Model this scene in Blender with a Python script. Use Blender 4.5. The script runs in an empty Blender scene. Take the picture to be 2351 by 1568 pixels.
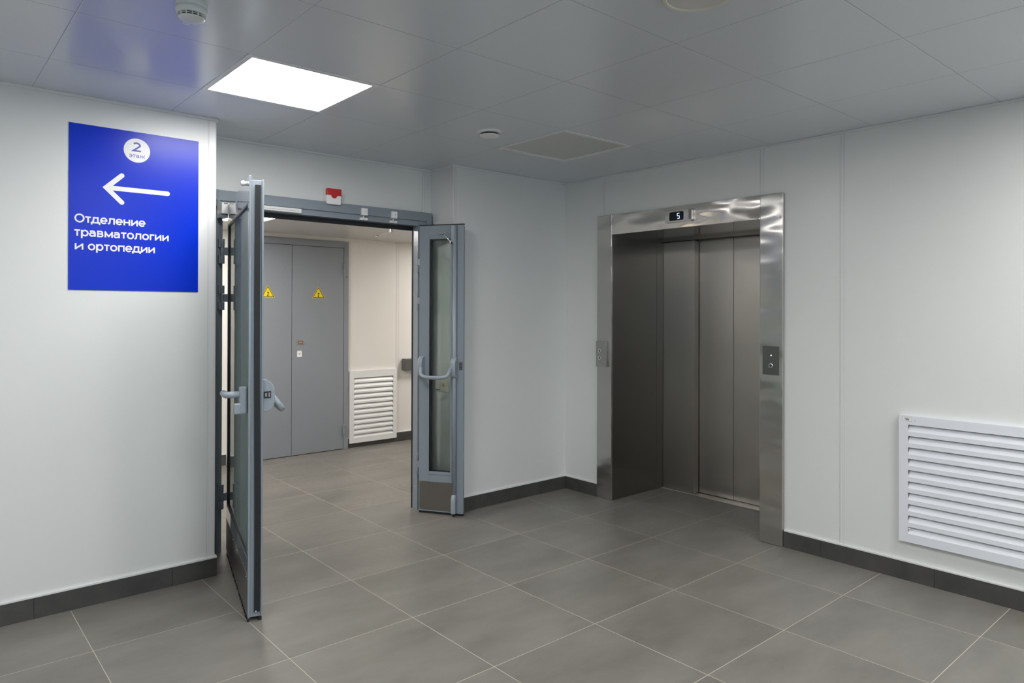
import bpy, bmesh, math, random
from mathutils import Vector, Matrix
random.seed(4)
SC = bpy.context.scene
COL = SC.collection
PI = math.pi

# ------------------------------------------------------------------ camera, world, light levels
F_PX, SHIFT_PX, YAW, PITCH, ROLL = 1615.38, -76.5, 0.7146, 0.0033, 0.0029
CAM = Vector((-2.4163, -2.7964, 1.4402))
fwd = Vector((math.sin(YAW)*math.cos(PITCH), math.cos(YAW)*math.cos(PITCH), math.sin(PITCH)))
rgt = Vector((math.cos(YAW), -math.sin(YAW), 0))
upv = rgt.cross(fwd)
r2 = rgt*math.cos(ROLL) + upv*math.sin(ROLL)
u2 = -rgt*math.sin(ROLL) + upv*math.cos(ROLL)
cd = bpy.data.cameras.new('camera')
cd.sensor_width = 36; cd.sensor_fit = 'HORIZONTAL'; cd.lens = 36*F_PX/2351
cd.shift_y = SHIFT_PX/2351; cd.clip_start = 0.02
co = bpy.data.objects.new('camera', cd); COL.objects.link(co)
R3 = Matrix((r2, u2, -fwd)).transposed()
co.matrix_world = Matrix.Translation(CAM) @ R3.to_4x4()
SC.camera = co

W = bpy.data.worlds.new('world'); SC.world = W; W.use_nodes = True
W.node_tree.nodes['Background'].inputs[0].default_value = (0.55, 0.75, 1.0, 1)
W.node_tree.nodes['Background'].inputs[1].default_value = 2.5
SC.view_settings.view_transform = 'Standard'; SC.view_settings.look = 'None'
SC.view_settings.exposure = 0.17; SC.view_settings.gamma = 1.0
SC.view_settings.use_curve_mapping = False
try:
    SC.cycles.max_bounces = 14; SC.cycles.diffuse_bounces = 7; SC.cycles.glossy_bounces = 7
    SC.cycles.transmission_bounces = 10; SC.cycles.transparent_max_bounces = 10
    SC.cycles.sample_clamp_indirect = 6; SC.cycles.caustics_reflective = False
    SC.cycles.use_denoising = True
except Exception: pass
LOBBY_LIGHT = 24.0        # radiance of the lobby's ceiling panels
CORR_LIGHT = 29.0          # radiance of the corridor's ceiling panels

# ------------------------------------------------------------------ room numbers (metres)
H = 2.473; XR = 1.669; YB = 1.247; YL = 1.14; XJ = 0.535; YR = 1.53; XE = -1.13
YF = 3.87; HC = 2.185; XL0 = -4.6; YK = -6.2; XC0 = -3.4; XC1 = 4.6
GX, GY = -0.7626, 0.0428          # ceiling cell lattice

# ------------------------------------------------------------------ materials
def mat(name, col, rough=0.5, metal=0.0, spec=0.5, coat=0.0):
    m = bpy.data.materials.new(name); m.use_nodes = True
    b = m.node_tree.nodes['Principled BSDF']
    b.inputs['Base Color'].default_value = (*col, 1)
    b.inputs['Roughness'].default_value = rough
    b.inputs['Metallic'].default_value = metal
    b.inputs['Specular IOR Level'].default_value = spec
    b.inputs['Coat Weight'].default_value = coat
    return m
def nd(m, t, **kw):
    n = m.node_tree.nodes.new(t)
    for k, v in kw.items(): setattr(n, k, v)
    return n
def lk(m, a, b): m.node_tree.links.new(a, b)
def mth(m, op, a, b=None, c=None):
    n = nd(m, 'ShaderNodeMath', operation=op)
    for i, v in enumerate((a, b, c)):
        if v is None: continue
        if isinstance(v, (int, float)): n.inputs[i].default_value = v
        else: lk(m, v, n.inputs[i])
    return n.outputs[0]
def geo(m): return nd(m, 'ShaderNodeNewGeometry').outputs['Position']
def noise(m, vec, scale, detail=3, rough=0.5, stretch=None):
    if stretch:
        mp = nd(m, 'ShaderNodeMapping'); mp.inputs['Scale'].default_value = stretch
        lk(m, vec, mp.inputs[0]); vec = mp.outputs[0]
    n = nd(m, 'ShaderNodeTexNoise'); n.inputs['Scale'].default_value = scale
    n.inputs['Detail'].default_value = detail; n.inputs['Roughness'].default_value = rough
    lk(m, vec, n.inputs['Vector']); return n.outputs['Fac']
def ramp(m, fac, a, b, lo=0.3, hi=0.7):
    r = nd(m, 'ShaderNodeMapRange'); r.inputs[1].default_value = lo; r.inputs[2].default_value = hi
    r.inputs[3].default_value = a; r.inputs[4].default_value = b
    lk(m, fac, r.inputs[0]); return r.outputs[0]
def mixc(m, fac, c1, c2):
    n = nd(m, 'ShaderNodeMix', data_type='RGBA')
    if isinstance(fac, (int, float)): n.inputs[0].default_value = fac
    else: lk(m, fac, n.inputs[0])
    for i, c in ((6, c1), (7, c2)):
        if isinstance(c, tuple): n.inputs[i].default_value = (*c, 1)
        else: lk(m, c, n.inputs[i])
    return n.outputs[2]
def bump(m, h, dist, strength=1.0):
    n = nd(m, 'ShaderNodeBump'); n.inputs['Distance'].default_value = dist
    n.inputs['Strength'].default_value = strength
    lk(m, h, n.inputs['Height']); lk(m, n.outputs[0], m.node_tree.nodes['Principled BSDF'].inputs['Normal'])
    return n
def bsdf(m): return m.node_tree.nodes['Principled BSDF']

def painted(name, col, rough, bumpd=0.00006, var=0.03):
    m = mat(name, col, rough); p = geo(m)
    n = noise(m, p, 1.7, 3)
    lk(m, mixc(m, ramp(m, n, 0, 1), tuple(c*(1-var) for c in col), tuple(min(1, c*(1+var)) for c in col)), bsdf(m).inputs['Base Color'])
    if bumpd: bump(m, noise(m, p, 420, 2), bumpd)
    return m
M = {}
M['wall'] = painted('wall_panel_white', (0.74, 0.755, 0.745), 0.34, 0.00003, 0.012)
M['wall_c'] = painted('corridor_wall_cream', (0.78, 0.755, 0.72), 0.42, 0.00003, 0.012)
M['trim'] = painted('white_profile', (0.76, 0.77, 0.77), 0.3, 0, 0.01)
M['groove'] = mat('joint_shadow_gap', (0.46, 0.47, 0.47), 0.6)
M['blue'] = painted('blue_grey_paint', (0.238, 0.277, 0.318), 0.24, 0.00003, 0.02)
M['blue_gloss'] = painted('blue_grey_gloss_paint', (0.238, 0.277, 0.318), 0.24, 0, 0.02)
bsdf(M['blue_gloss']).inputs['Coat Weight'].default_value = 1.0; bsdf(M['blue_gloss']).inputs['Coat Roughness'].default_value = 0.03
M['handle'] = painted('grey_blue_lacquer', (0.30, 0.345, 0.39), 0.28, 0.00002, 0.02)
M['grey'] = painted('grey_door_paint', (0.25, 0.27, 0.30), 0.36, 0.00006, 0.02)
M['black'] = mat('black_rubber', (0.008, 0.009, 0.012), 0.55)
M['dark'] = mat('dark_void', (0.02, 0.02, 0.022), 0.7)
M['vent'] = painted('vent_enamel', (0.77, 0.80, 0.86), 0.3, 0.00002, 0.01)
M['vent_c'] = painted('vent_enamel_white', (0.78, 0.79, 0.79), 0.3, 0.00002, 0.01)
M['plastic'] = mat('white_plastic', (0.86, 0.86, 0.86), 0.35)
M['cream_plastic'] = mat('cream_plastic', (0.74, 0.72, 0.62), 0.35)
M['red'] = mat('red_plastic', (0.55, 0.006, 0.012), 0.25)
M['sign'] = mat('blue_sign_vinyl', (0.0, 0.027, 0.55), 0.27, spec=0.25)
M['sign_white'] = mat('white_vinyl', (0.80, 0.80, 0.82), 0.4)
M['sign_blue2'] = mat('violet_blue_print', (0.05, 0.06, 0.42), 0.4)
M['yellow'] = mat('yellow_sticker', (0.83, 0.63, 0.01), 0.4)
M['ink'] = mat('black_ink', (0.012, 0.012, 0.014), 0.5)
M['chrome'] = mat('chrome', (0.75, 0.75, 0.76), 0.12, 1.0)
M['detector'] = mat('detector_plastic', (0.66, 0.70, 0.70), 0.35)
M['gasket'] = mat('black_glazing_gasket', (0.006, 0.008, 0.010), 0.4)
M['redink'] = mat('red_ink', (0.5, 0.03, 0.03), 0.5)
M['bulb'] = mat('dead_diffuser', (0.60, 0.61, 0.60), 0.5)

def steel(name, col, rough, wav=0.0, brush=(1, 1, 0.02), aniso=0.8):
    m = mat(name, col, rough, 1.0); p = geo(m)
    sm = noise(m, p, 1.6, 0, 0.4)
    lk(m, mixc(m, ramp(m, sm, 0, 1, .25, .75), tuple(c*.94 for c in col), tuple(min(1, c*1.04) for c in col)), bsdf(m).inputs['Base Color'])
    lk(m, ramp(m, sm, rough-.02, rough+.04), bsdf(m).inputs['Roughness'])
    if wav:
        wv = noise(m, p, 3.2, 1, 0.4, (1, .9, 2.2))
        h = mth(m, 'MULTIPLY', wv, wav)
    if wav: bump(m, h, 1.0)
    tg = nd(m, 'ShaderNodeTangent', direction_type='RADIAL', axis='Z'); lk(m, tg.outputs[0], bsdf(m).inputs['Tangent'])
    bsdf(m).inputs['Anisotropic'].default_value = aniso
    return m
M['steel'] = steel('brushed_steel', (0.50, 0.48, 0.45), 0.30)
M['steel_casing'] = steel('brushed_steel_casing', (0.56, 0.545, 0.52), 0.25, 0.018)
M['steel_lintel'] = steel('polished_steel_lintel', (0.84, 0.79, 0.73), 0.20, 0.034, (0.02, 0.02, 1))
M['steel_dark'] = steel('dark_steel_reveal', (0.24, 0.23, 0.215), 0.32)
M['soffit'] = steel('soffit_steel', (0.42, 0.405, 0.385), 0.12, aniso=0.0)
M['steel_plate'] = steel('grey_steel_plate', (0.20, 0.20, 0.20), 0.3)
M['kick'] = steel('kick_plate_steel', (0.36, 0.345, 0.33), 0.3)

def glass(name, tint, haze=0.0):
    m = bpy.data.materials.new(name); m.use_nodes = True
    nt = m.node_tree; nt.nodes.remove(nt.nodes['Principled BSDF'])
    out = nt.nodes['Material Output']
    tr = nd(m, 'ShaderNodeBsdfTransparent'); tr.inputs[0].default_value = (*tint, 1)
    gl = nd(m, 'ShaderNodeBsdfGlossy'); gl.inputs['Roughness'].default_value = 0.01
    fr = nd(m, 'ShaderNodeFresnel'); fr.inputs[0].default_value = 1.5
    mx = nd(m, 'ShaderNodeMixShader')
    lk(m, fr.outputs[0], mx.inputs[0]); lk(m, tr.outputs[0], mx.inputs[1]); lk(m, gl.outputs[0], mx.inputs[2])
    if haze:
        df = nd(m, 'ShaderNodeBsdfDiffuse'); df.inputs[0].default_value = (0.50, 0.60, 0.58, 1)
        m2 = nd(m, 'ShaderNodeMixShader'); m2.inputs[0].default_value = haze
        lk(m, mx.outputs[0], m2.inputs[1]); lk(m, df.outputs[0], m2.inputs[2]); mx = m2
    lk(m, mx.outputs[0], out.inputs[0]); return m
M['glass'] = glass('door_glass', (0.95, 0.975, 0.955))
M['glass_teal'] = glass('door_glass_teal', (0.76, 0.87, 0.86), 0.28)
M['glass_clear'] = glass('window_glass', (0.95, 0.97, 0.97))

def emis(name, col, s):
    m = bpy.data.materials.new(name); m.use_nodes = True
    b = bsdf(m); b.inputs['Base Color'].default_value = (.8, .8, .8, 1)
    b.inputs['Emission Color'].default_value = (*col, 1); b.inputs['Emission Strength'].default_value = s
    return m
M['led'] = emis('lit_diffuser', (1.0, 0.985, 0.955), LOBBY_LIGHT)
M['led_c'] = emis('lit_corridor_diffuser', (1.0, 0.955, 0.90), CORR_LIGHT)
M['digit'] = emis('blue_white_led_digit', (0.30, 0.50, 1.0), 4.0)
M['lamp_dot'] = emis('small_white_indicator', (0.8, 0.85, 1.0), 2.0)

# floor: 600 mm porcelain tiles, pale thin joints
m = M['floor'] = mat('grey_porcelain_floor', (0.15, 0.14, 0.13), 0.42); p = geo(m)
sp = nd(m, 'ShaderNodeSeparateXYZ'); lk(m, p, sp.inputs[0])
def cell(m, s, off, size):
    v = mth(m, 'DIVIDE', mth(m, 'SUBTRACT', s, off), size)
    f = mth(m, 'FRACT', v)
    d = mth(m, 'MULTIPLY', mth(m, 'MINIMUM', f, mth(m, 'SUBTRACT', 1.0, f)), size)
    return mth(m, 'FLOOR', v), d
ix, dx = cell(m, sp.outputs[0], 0.0, 0.6); iy, dy = cell(m, sp.outputs[1], 0.0, 0.6)
dmin = mth(m, 'MINIMUM', dx, dy)
grout = mth(m, 'LESS_THAN', dmin, 0.0013)
cmb = nd(m, 'ShaderNodeCombineXYZ'); lk(m, ix, cmb.inputs[0]); lk(m, iy, cmb.inputs[1])
wn = nd(m, 'ShaderNodeTexWhiteNoise'); lk(m, cmb.outputs[0], wn.inputs[0])
off = nd(m, 'ShaderNodeVectorMath', operation='MULTIPLY_ADD'); lk(m, wn.outputs['Color'], off.inputs[0])
off.inputs[1].default_value = (9, 9, 9); lk(m, p, off.inputs[2])
n1 = noise(m, off.outputs[0], 3.2, 6, 0.62, (0.55, 1.2, 1)); n2 = noise(m, off.outputs[0], 34, 4, 0.7)
n3 = noise(m, p, 320, 2, 0.6)
base = mixc(m, ramp(m, n1, 0, 1, .32, .68), (0.138, 0.130, 0.114), (0.222, 0.209, 0.187))
base = mixc(m, ramp(m, n2, 0, .32, .4, .7), base, (0.235, 0.22, 0.203))
base = mixc(m, ramp(m, n3, 0, .22, .35, .65), base, (0.145, 0.135, 0.125))
base = mixc(m, ramp(m, wn.outputs['Value'], 0, .10, 0, 1), base, (0.24, 0.225, 0.21))
lk(m, mixc(m, grout, base, (0.55, 0.50, 0.41)), bsdf(m).inputs['Base Color'])
lk(m, mth(m, 'MAXIMUM', ramp(m, n2, .33, .44), mth(m, 'MULTIPLY', grout, .8)), bsdf(m).inputs['Roughness'])
bump(m, mth(m, 'MULTIPLY', n3, 0.00012), 1.0)

m = M['base_tile'] = mat('dark_baseboard_tile', (0.05, 0.05, 0.048), 0.42); p = geo(m)
n1 = noise(m, p, 7, 5, .65); n2 = noise(m, p, 120, 3, .6)
lk(m, mixc(m, ramp(m, n2, 0, .5), mixc(m, ramp(m, n1, 0, 1), (0.046, 0.046, 0.045), (0.085, 0.082, 0.078)), (0.062, 0.06, 0.057)), bsdf(m).inputs['Base Color'])

# ceiling: 600 mm lacquered metal cassettes
m = M['ceiling'] = mat('lacquered_metal_cassette', (0.64, 0.675, 0.725), 0.22, spec=0.65); p = geo(m)
sp = nd(m, 'ShaderNodeSeparateXYZ'); lk(m, p, sp.inputs[0])
ix, dx = cell(m, sp.outputs[0], GX, 0.6); iy, dy = cell(m, sp.outputs[1], GY, 0.6)
dmin = mth(m, 'MINIMUM', dx, dy)
jt = mth(m, 'LESS_THAN', dmin, 0.0008)
lk(m, mixc(m, jt, (0.64, 0.675, 0.725), (0.30, 0.31, 0.32)), bsdf(m).inputs['Base Color'])
cmb = nd(m, 'ShaderNodeCombineXYZ'); lk(m, ix, cmb.inputs[0]); lk(m, iy, cmb.inputs[1])
wn = nd(m, 'ShaderNodeTexWhiteNoise'); lk(m, cmb.outputs[0], wn.inputs[0])
edge = mth(m, 'MULTIPLY', mth(m, 'MINIMUM', dmin, 0.0035), 0.25)
wv = mth(m, 'MULTIPLY', noise(m, p, 1.1, 1, .4), 0.004)
bump(m, mth(m, 'ADD', edge, wv), 1.0)
lk(m, ramp(m, noise(m, p, 300, 2), .20, .25), bsdf(m).inputs['Roughness'])
M['ceil_c'] = painted('corridor_ceiling_paint', (0.62, 0.61, 0.59), 0.35, 0, 0.01)

# ------------------------------------------------------------------ mesh helpers
def add_box(bm, x0, x1, y0, y1, z0, z1, mi=0):
    v = [bm.verts.new((x, y, z)) for z in (z0, z1) for y in (y0, y1) for x in (x0, x1)]
    for f in ((0, 2, 3, 1), (4, 5, 7, 6), (0, 1, 5, 4), (2, 6, 7, 3), (0, 4, 6, 2), (1, 3, 7, 5)):
        fc = bm.faces.new([v[i] for i in f]); fc.material_index = mi
def add_cyl(bm, a, b, r0, r1=None, n=24, mi=0, cap=True):
    a, b = Vector(a), Vector(b); r1 = r0 if r1 is None else r1
    d = (b-a).normalized(); t = Vector((0, 0, 1)) if abs(d.z) < .9 else Vector((1, 0, 0))
    u = d.cross(t).normalized(); v = d.cross(u)
    A = [bm.verts.new(a+(u*math.cos(2*PI*i/n)+v*math.sin(2*PI*i/n))*r0) for i in range(n)]
    B = [bm.verts.new(b+(u*math.cos(2*PI*i/n)+v*math.sin(2*PI*i/n))*r1) for i in range(n)]
    for i in range(n):
        f = bm.faces.new((A[i], A[(i+1) % n], B[(i+1) % n], B[i])); f.smooth = True; f.material_index = mi
    if cap:
        for f in (bm.faces.new(A[::-1]), bm.faces.new(B)): f.material_index = mi
def add_lathe(bm, c, prof, n=48, mi=0):
    """prof: list of (r, z) from the top down, around a vertical axis at c"""
    rings = []
    for r, z in prof:
        if r < 1e-6: rings.append([bm.verts.new((c[0], c[1], z))])
        else: rings.append([bm.verts.new((c[0]+r*math.cos(2*PI*i/n), c[1]+r*math.sin(2*PI*i/n), z)) for i in range(n)])
    for a, b in zip(rings, rings[1:]):
        for i in range(n):
            j = (i+1) % n
            if len(a) == 1 and len(b) == 1: continue
            if len(a) == 1: f = bm.faces.new((a[0], b[j], b[i]))
            elif len(b) == 1: f = bm.faces.new((a[i], a[j], b[0]))
            else: f = bm.faces.new((a[i], a[j], b[j], b[i]))
            f.material_index = mi
def smooth_path(pts, rad=0.03, seg=6):
    out = [Vector(pts[0])]
    for a, b, c in zip(pts, pts[1:], pts[2:]):
        a, b, c = Vector(a), Vector(b), Vector(c)
        r = min(rad, (b-a).length*.49, (c-b).length*.49)
        p0 = b+(a-b).normalized()*r; p2 = b+(c-b).normalized()*r
        for i in range(seg+1):
            t = i/seg; out.append(p0*(1-t)**2+b*2*t*(1-t)+p2*t*t)
    out.append(Vector(pts[-1])); return out
def add_tube(bm, pts, r, n=16, flat=1.0, cap=True):
    pts = [Vector(p) for p in pts]; rings = []; prev = None
    for i, p in enumerate(pts):
        d = (pts[min(i+1, len(pts)-1)]-pts[max(i-1, 0)]).normalized()
        if prev is None:
            t = Vector((0, 0, 1)) if abs(d.z) < .9 else Vector((1, 0, 0)); u = d.cross(t).normalized()
        else: u = (prev-d*prev.dot(d)).normalized()
        prev = u; v = d.cross(u); rr = r[i] if isinstance(r, (list, tuple)) else r
        rings.append([bm.verts.new(p+u*math.cos(2*PI*k/n)*rr+v*math.sin(2*PI*k/n)*rr*flat) for k in range(n)])
    for a, b in zip(rings, rings[1:]):
        for k in range(n):
            f = bm.faces.new((a[k], a[(k+1) % n], b[(k+1) % n], b[k])); f.smooth = True
    if cap: bm.faces.new(rings[0][::-1]); bm.faces.new(rings[-1])
def add_prism(bm, poly, fr, d0, d1, mi=0):
    """poly in (a, b) of a frame function fr(a, b, depth)"""
    A = [bm.verts.new(fr(a, b, d0)) for a, b in poly]; B = [bm.verts.new(fr(a, b, d1)) for a, b in poly]
    n = len(poly)
    fs = [bm.faces.new(A), bm.faces.new(B[::-1])]
    fs += [bm.faces.new((A[i], B[i], B[(i+1) % n], A[(i+1) % n])) for i in range(n)]
    for f in fs: f.material_index = mi
def rrect(a0, a1, b0, b1, r, n=6):
    out = []
    for cx, cy, s in ((a1-r, b1-r, 0), (a0+r, b1-r, 90), (a0+r, b0+r, 180), (a1-r, b0+r, 270)):
        for i in range(n+1):
            t = math.radians(s+90*i/n); out.append((cx+r*math.cos(t), cy+r*math.sin(t)))
    return out
def circ(a, b, r, n=32): return [(a+r*math.cos(2*PI*i/n), b+r*math.sin(2*PI*i/n)) for i in range(n)]

def build(name, bm, mats, parent=None, bevel=0.0, seg=2, matrix=None):
    bmesh.ops.remove_doubles(bm, verts=bm.verts, dist=1e-6)
    bmesh.ops.recalc_face_normals(bm, faces=bm.faces)
    if matrix is not None: bm.transform(matrix)
    me = bpy.data.meshes.new(name); bm.to_mesh(me); bm.free()
    o = bpy.data.objects.new(name, me); COL.objects.link(o)
    for mm in (mats if isinstance(mats, (list, tuple)) else [mats]): me.materials.append(mm)
    if bevel:
        b = o.modifiers.new('bevel', 'BEVEL'); b.width = bevel; b.segments = seg; b.limit_method = 'ANGLE'
        b.angle_limit = math.radians(40); b.harden_normals = False
    if parent is not None:
        o.parent = parent; o.matrix_parent_inverse = Matrix.Translation(-parent.location) if not parent.get('_rot') else Matrix.Identity(4)
    return o
def tag(o, label, cat, group=None, kind=None):
    o['label'] = label; o['category'] = cat
    if group: o['group'] = group
    if kind: o['kind'] = kind
    return o
def thing(name, loc, label, cat, group=None, kind=None):
    o = bpy.data.objects.new(name, None); COL.objects.link(o); o.location = loc; o.empty_display_size = .05
    return tag(o, label, cat, group, kind)
def boxes(name, lst, mats, parent=None, bevel=0.0, **k):
    bm = bmesh.new()
    for b in lst: add_box(bm, *b)
    # keep separate boxes separate: no doubles removal harm expected
    return build(name, bm, mats, parent, bevel, **k)
def struct(name, lst, mats, label, cat, bevel=0.0):
    return tag(boxes(name, lst, mats, None, bevel), label, cat, kind='structure')

# ------------------------------------------------------------------ stroke lettering
LAY = [0]
def stroke_poly(bm, pts, w, fr, d, closed=False, round_end=False, mi=0):
    LAY[0] = (LAY[0]+1) % 9; d = d+LAY[0]*.00004      # each stroke a hair above the last: no two faces share a plane
    P = [Vector(q) for q in pts]; n = len(P)
    L, Rr = [], []
    for i in range(n):
        if closed: a, b, c = P[i-1], P[i], P[(i+1) % n]
        else: a, b, c = P[max(i-1, 0)], P[i], P[min(i+1, n-1)]
        d1 = (b-a) if (b-a).length > 1e-9 else (c-b); d2 = (c-b) if (c-b).length > 1e-9 else (b-a)
        d1 = d1.normalized(); d2 = d2.normalized()
        n1 = Vector((-d1.y, d1.x)); n2 = Vector((-d2.y, d2.x)); mt = (n1+n2)
        mt = mt.normalized() if mt.length > 1e-6 else n1
        s = w/2/max(.38, mt.dot(n1)); L.append(b+mt*s); Rr.append(b-mt*s)
    lv = [bm.verts.new(fr(q.x, q.y, d)) for q in L]; rv = [bm.verts.new(fr(q.x, q.y, d)) for q in Rr]
    for i in range(n if closed else n-1):
        j = (i+1) % n; f = bm.faces.new((lv[i], rv[i], rv[j], lv[j])); f.material_index = mi
    if round_end:
        for c in (P[0], P[-1]):
            f = bm.faces.new([bm.verts.new(fr(c.x+w/2*math.cos(2*PI*k/20), c.y+w/2*math.sin(2*PI*k/20), d)) for k in range(20)]); f.material_index = mi
def arc(cx, cy, rx, ry, a0, a1, n=20):
    return [(cx+rx*math.cos(math.radians(a0+(a1-a0)*i/n)), cy+ry*math.sin(math.radians(a0+(a1-a0)*i/n))) for i in range(n+1)]
def ring(cx, cy, rx, ry): return ('c', arc(cx, cy, rx, ry, 0, 360-15, 23))
GL = {
 'О': (.80, [ring(.40, .35, .315, .315)]),
 'о': (.61, [ring(.305, .26, .222, .222)]),
 'т': (.47, [[(.02, .473), (.45, .473)], [(.235, .43), (.235, 0)]]),
 'д': (.66, [[(.03, -.12), (.03, .045), (.63, .045), (.63, -.12)], [(.50, .05), (.50, .473), (.185, .473), (.17, .26), (.10, .05)]]),
 'е': (.59, [arc(.295, .26, .222, .222, 0, 318, 22), [(.07, .25), (.565, .25)]]),
 'л': (.60, [[(.50, 0), (.50, .473), (.18, .473), (.165, .20), (.12, .07), (.01, .045)]]),
 'н': (.61, [[(.10, 0), (.10, .52)], [(.51, 0), (.51, .52)], [(.10, .26), (.51, .26)]]),
 'и': (.62, [[(.10, 0), (.10, .52)], [(.52, 0), (.52, .52)], [(.10, .07), (.52, .45)]]),
 'р': (.63, [[(.10, -.19), (.10, .52)], ring(.33, .26, .215, .222)]),
 'а': (.56, [[(.06, .43)] + arc(.255, .30, .19, .172, 110, 0, 10) + [(.445, 0)], [(.445, .30), (.22, .30)] + arc(.20, .175, .135, .126, 95, 270, 12) + [(.26, .049), (.40, .10), (.445, .16)]]),
 'в': (.57, [[(.10, .26), (.10, .473), (.33, .473)] + arc(.33, .367, .115, .106, 80, -90, 8) + [(.10, .262)], [(.34, .262)] + arc(.345, .154, .12, .108, 80, -90, 8) + [(.10, .046), (.10, .30)]]),
 'м': (.72, [[(.10, 0), (.10, .52)], [(.62, 0), (.62, .52)], [(.095, .43), (.36, .10), (.625, .43)]]),
 'г': (.42, [[(.10, 0), (.10, .473), (.41, .473)]]),
 'п': (.60, [[(.10, 0), (.10, .473), (.50, .473), (.50, 0)]]),
 'э': (.56, [arc(.25, .26, .222, .222, 142, -142, 22), [(.16, .26), (.46, .26)]]),
 'ж': (.84, [[(.42, 0), (.42, .52)], [(.05, .52), (.24, .27), (.60, .27), (.79, .52)], [(.04, 0), (.24, .27)], [(.80, 0), (.60, .27)]]),
 '2': (.62, [arc(.29, .48, .20, .165, 150, -35, 14) + [(.08, .055), (.56, .055)]]),
 '4': (.66, [[(.42, .70), (.07, .19), (.62, .19)], [(.46, .40), (.46, 0)]]),
 'П': (.70, [[(.11, 0), (.11, .65), (.59, .65), (.59, 0)]]),
 'Д': (.80, [[(.04, -.14), (.04, .05), (.76, .05), (.76, -.14)], [(.60, .05), (.60, .65), (.24, .65), (.22, .3), (.13, .05)]]),
 '3': (.60, [[(.07, .65), (.50, .65), (.27, .41)] + arc(.28, .23, .20, .18, 85, -140, 12)]),
 '6': (.62, [ring(.31, .22, .21, .17), [(.11, .25), (.12, .45), (.22, .62), (.40, .66), (.52, .64)]]),
 ' ': (.30, []),
}
def text_mesh(bm, s, fr, x0, x1, zb, em, depth, w=.108, mi=0):
    """write s from x0 to x1 on baseline zb; fr maps (a, z, depth)"""
    tot = sum(GL[c][0] for c in s); first = .04; k = (x1-x0)/(tot*em)
    x = 0
    for c in s:
        adv, st = GL[c]
        for q in st:
            cl = isinstance(q, tuple); pts = q[1] if cl else q
            stroke_poly(bm, [(x0+(x+a)*em*k, zb+b*em) for a, b in pts], w*em, fr, depth, closed=cl, mi=mi)
        x += adv

# ================================================================== SETTING
t = struct('floor', [(XL0-.2, XC1+.2, YK-.2, YF+.2, -.05, 0)], M['floor'], 'grey porcelain tile floor with thin pale joints', 'floor')

# ceiling with holes cut for the light fixtures: build it cell by cell over the lattice
LIGHTS = [(-1, 0, 'on'), (2, 0, 'off'), (-1, -4, 'on'), (2, -5, 'on'), (3, -7, 'on'), (-4, -2, 'on'), (-4, -7, 'on'), (-1, -8, 'on')]
def fixture_cell(i, j): return GX+.6*i, GX+.6*i+.6, GY+.6*j, GY+.6*j+.6
holes = {(i, j) for i, j, s in LIGHTS}
bm = bmesh.new()
i0 = int(math.floor((XL0-GX)/.6)); i1 = int(math.ceil((XR-GX)/.6)); j0 = int(math.floor((YK-GY)/.6)); j1 = int(math.ceil((YR+.12-GY)/.6))
for i in range(i0, i1+1):
    for j in range(j0, j1+1):
        if (i, j) in holes: continue
        xa, xb, ya, yb = fixture_cell(i, j)
        xa = max(xa, XL0); xb = min(xb, XR+.1); ya = max(ya, YK); yb = min(yb, YR+.1)
        if xb > xa and yb > ya:
            f = bm.faces.new([bm.verts.new(q) for q in ((xa, ya, H), (xa, yb, H), (xb, yb, H), (xb, ya, H))])
bmesh.ops.remove_doubles(bm, verts=bm.verts, dist=1e-5)
me = bpy.data.meshes.new('ceiling'); bm.to_mesh(me); bm.free(); me.materials.append(M['ceiling'])
o = bpy.data.objects.new('ceiling', me); COL.objects.link(o)
tag(o, 'grey satin ceiling of square lacquered metal cassettes', 'ceiling', kind='structure')

FXL = -.995
struct('wall_left', [(XL0, XE, YL, YR+.13, 0, H)], M['wall'], 'white panel wall that carries the blue direction sign', 'wall')
struct('wall_back', [(XE, XJ, YR, YR+.13, 2.13, H), (XE, FXL, YR, YR+.13, 0, 2.13), (.50, XJ, YR, YR+.13, 0, 2.13)], M['wall'], 'white panel wall above and around the glazed double door', 'wall')
struct('wall_corner', [(XJ, XR+.05, YB, YR+.13, 0, H)], M['wall'], 'white projecting wall between the narrow door leaf and the elevator wall', 'wall')
LY0, LY1, LZ = -.48, .742, 2.018
for bx_, lb_ in (((XR, XR+.06, LY1+.04, YB, 0, H), 'narrow white wall strip between the room corner and the elevator'), ((XR, XR+.06, YK, LY0-.04, 0, H), 'white panel wall that carries the large louvred vent'), ((XR, XR+.06, LY0-.04, LY1+.04, 2.12, H), 'white wall area above the elevator lintel')):
    struct('wall_right', [bx_], M['wall'], lb_, 'wall')
struct('wall_rear', [(XL0, -3.2, YK-.1, YK, 0, H), (.4, XR+.06, YK-.1, YK, 0, H), (-3.2, .4, YK-.1, YK, 0, .8), (-3.2, .4, YK-.1, YK, 2.2, H)], M['wall'], 'white wall behind the viewer with a wide window', 'wall')
struct('wall_side', [(XL0-.1, XL0, YK, YR+.13, 0, H)], M['wall'], 'white wall at the far end of the lobby', 'wall')
w = thing('window_1', (-1.4, YK-.05, .8), 'wide white framed window in the rear wall', 'window', kind='structure')
boxes('window_frame', [(-3.2, .4, YK-.08, YK-.02, .8, .86), (-3.2, .4, YK-.08, YK-.02, 2.14, 2.2)]+[(x-.03, x+.03, YK-.08, YK-.02, .86, 2.14) for x in (-3.17, -2.0, -.8, .37)], M['trim'], w, .003)
boxes('pane', [(-3.14, .34, YK-.052, YK-.047, .86, 2.14)], M['glass_clear'], w)
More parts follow.
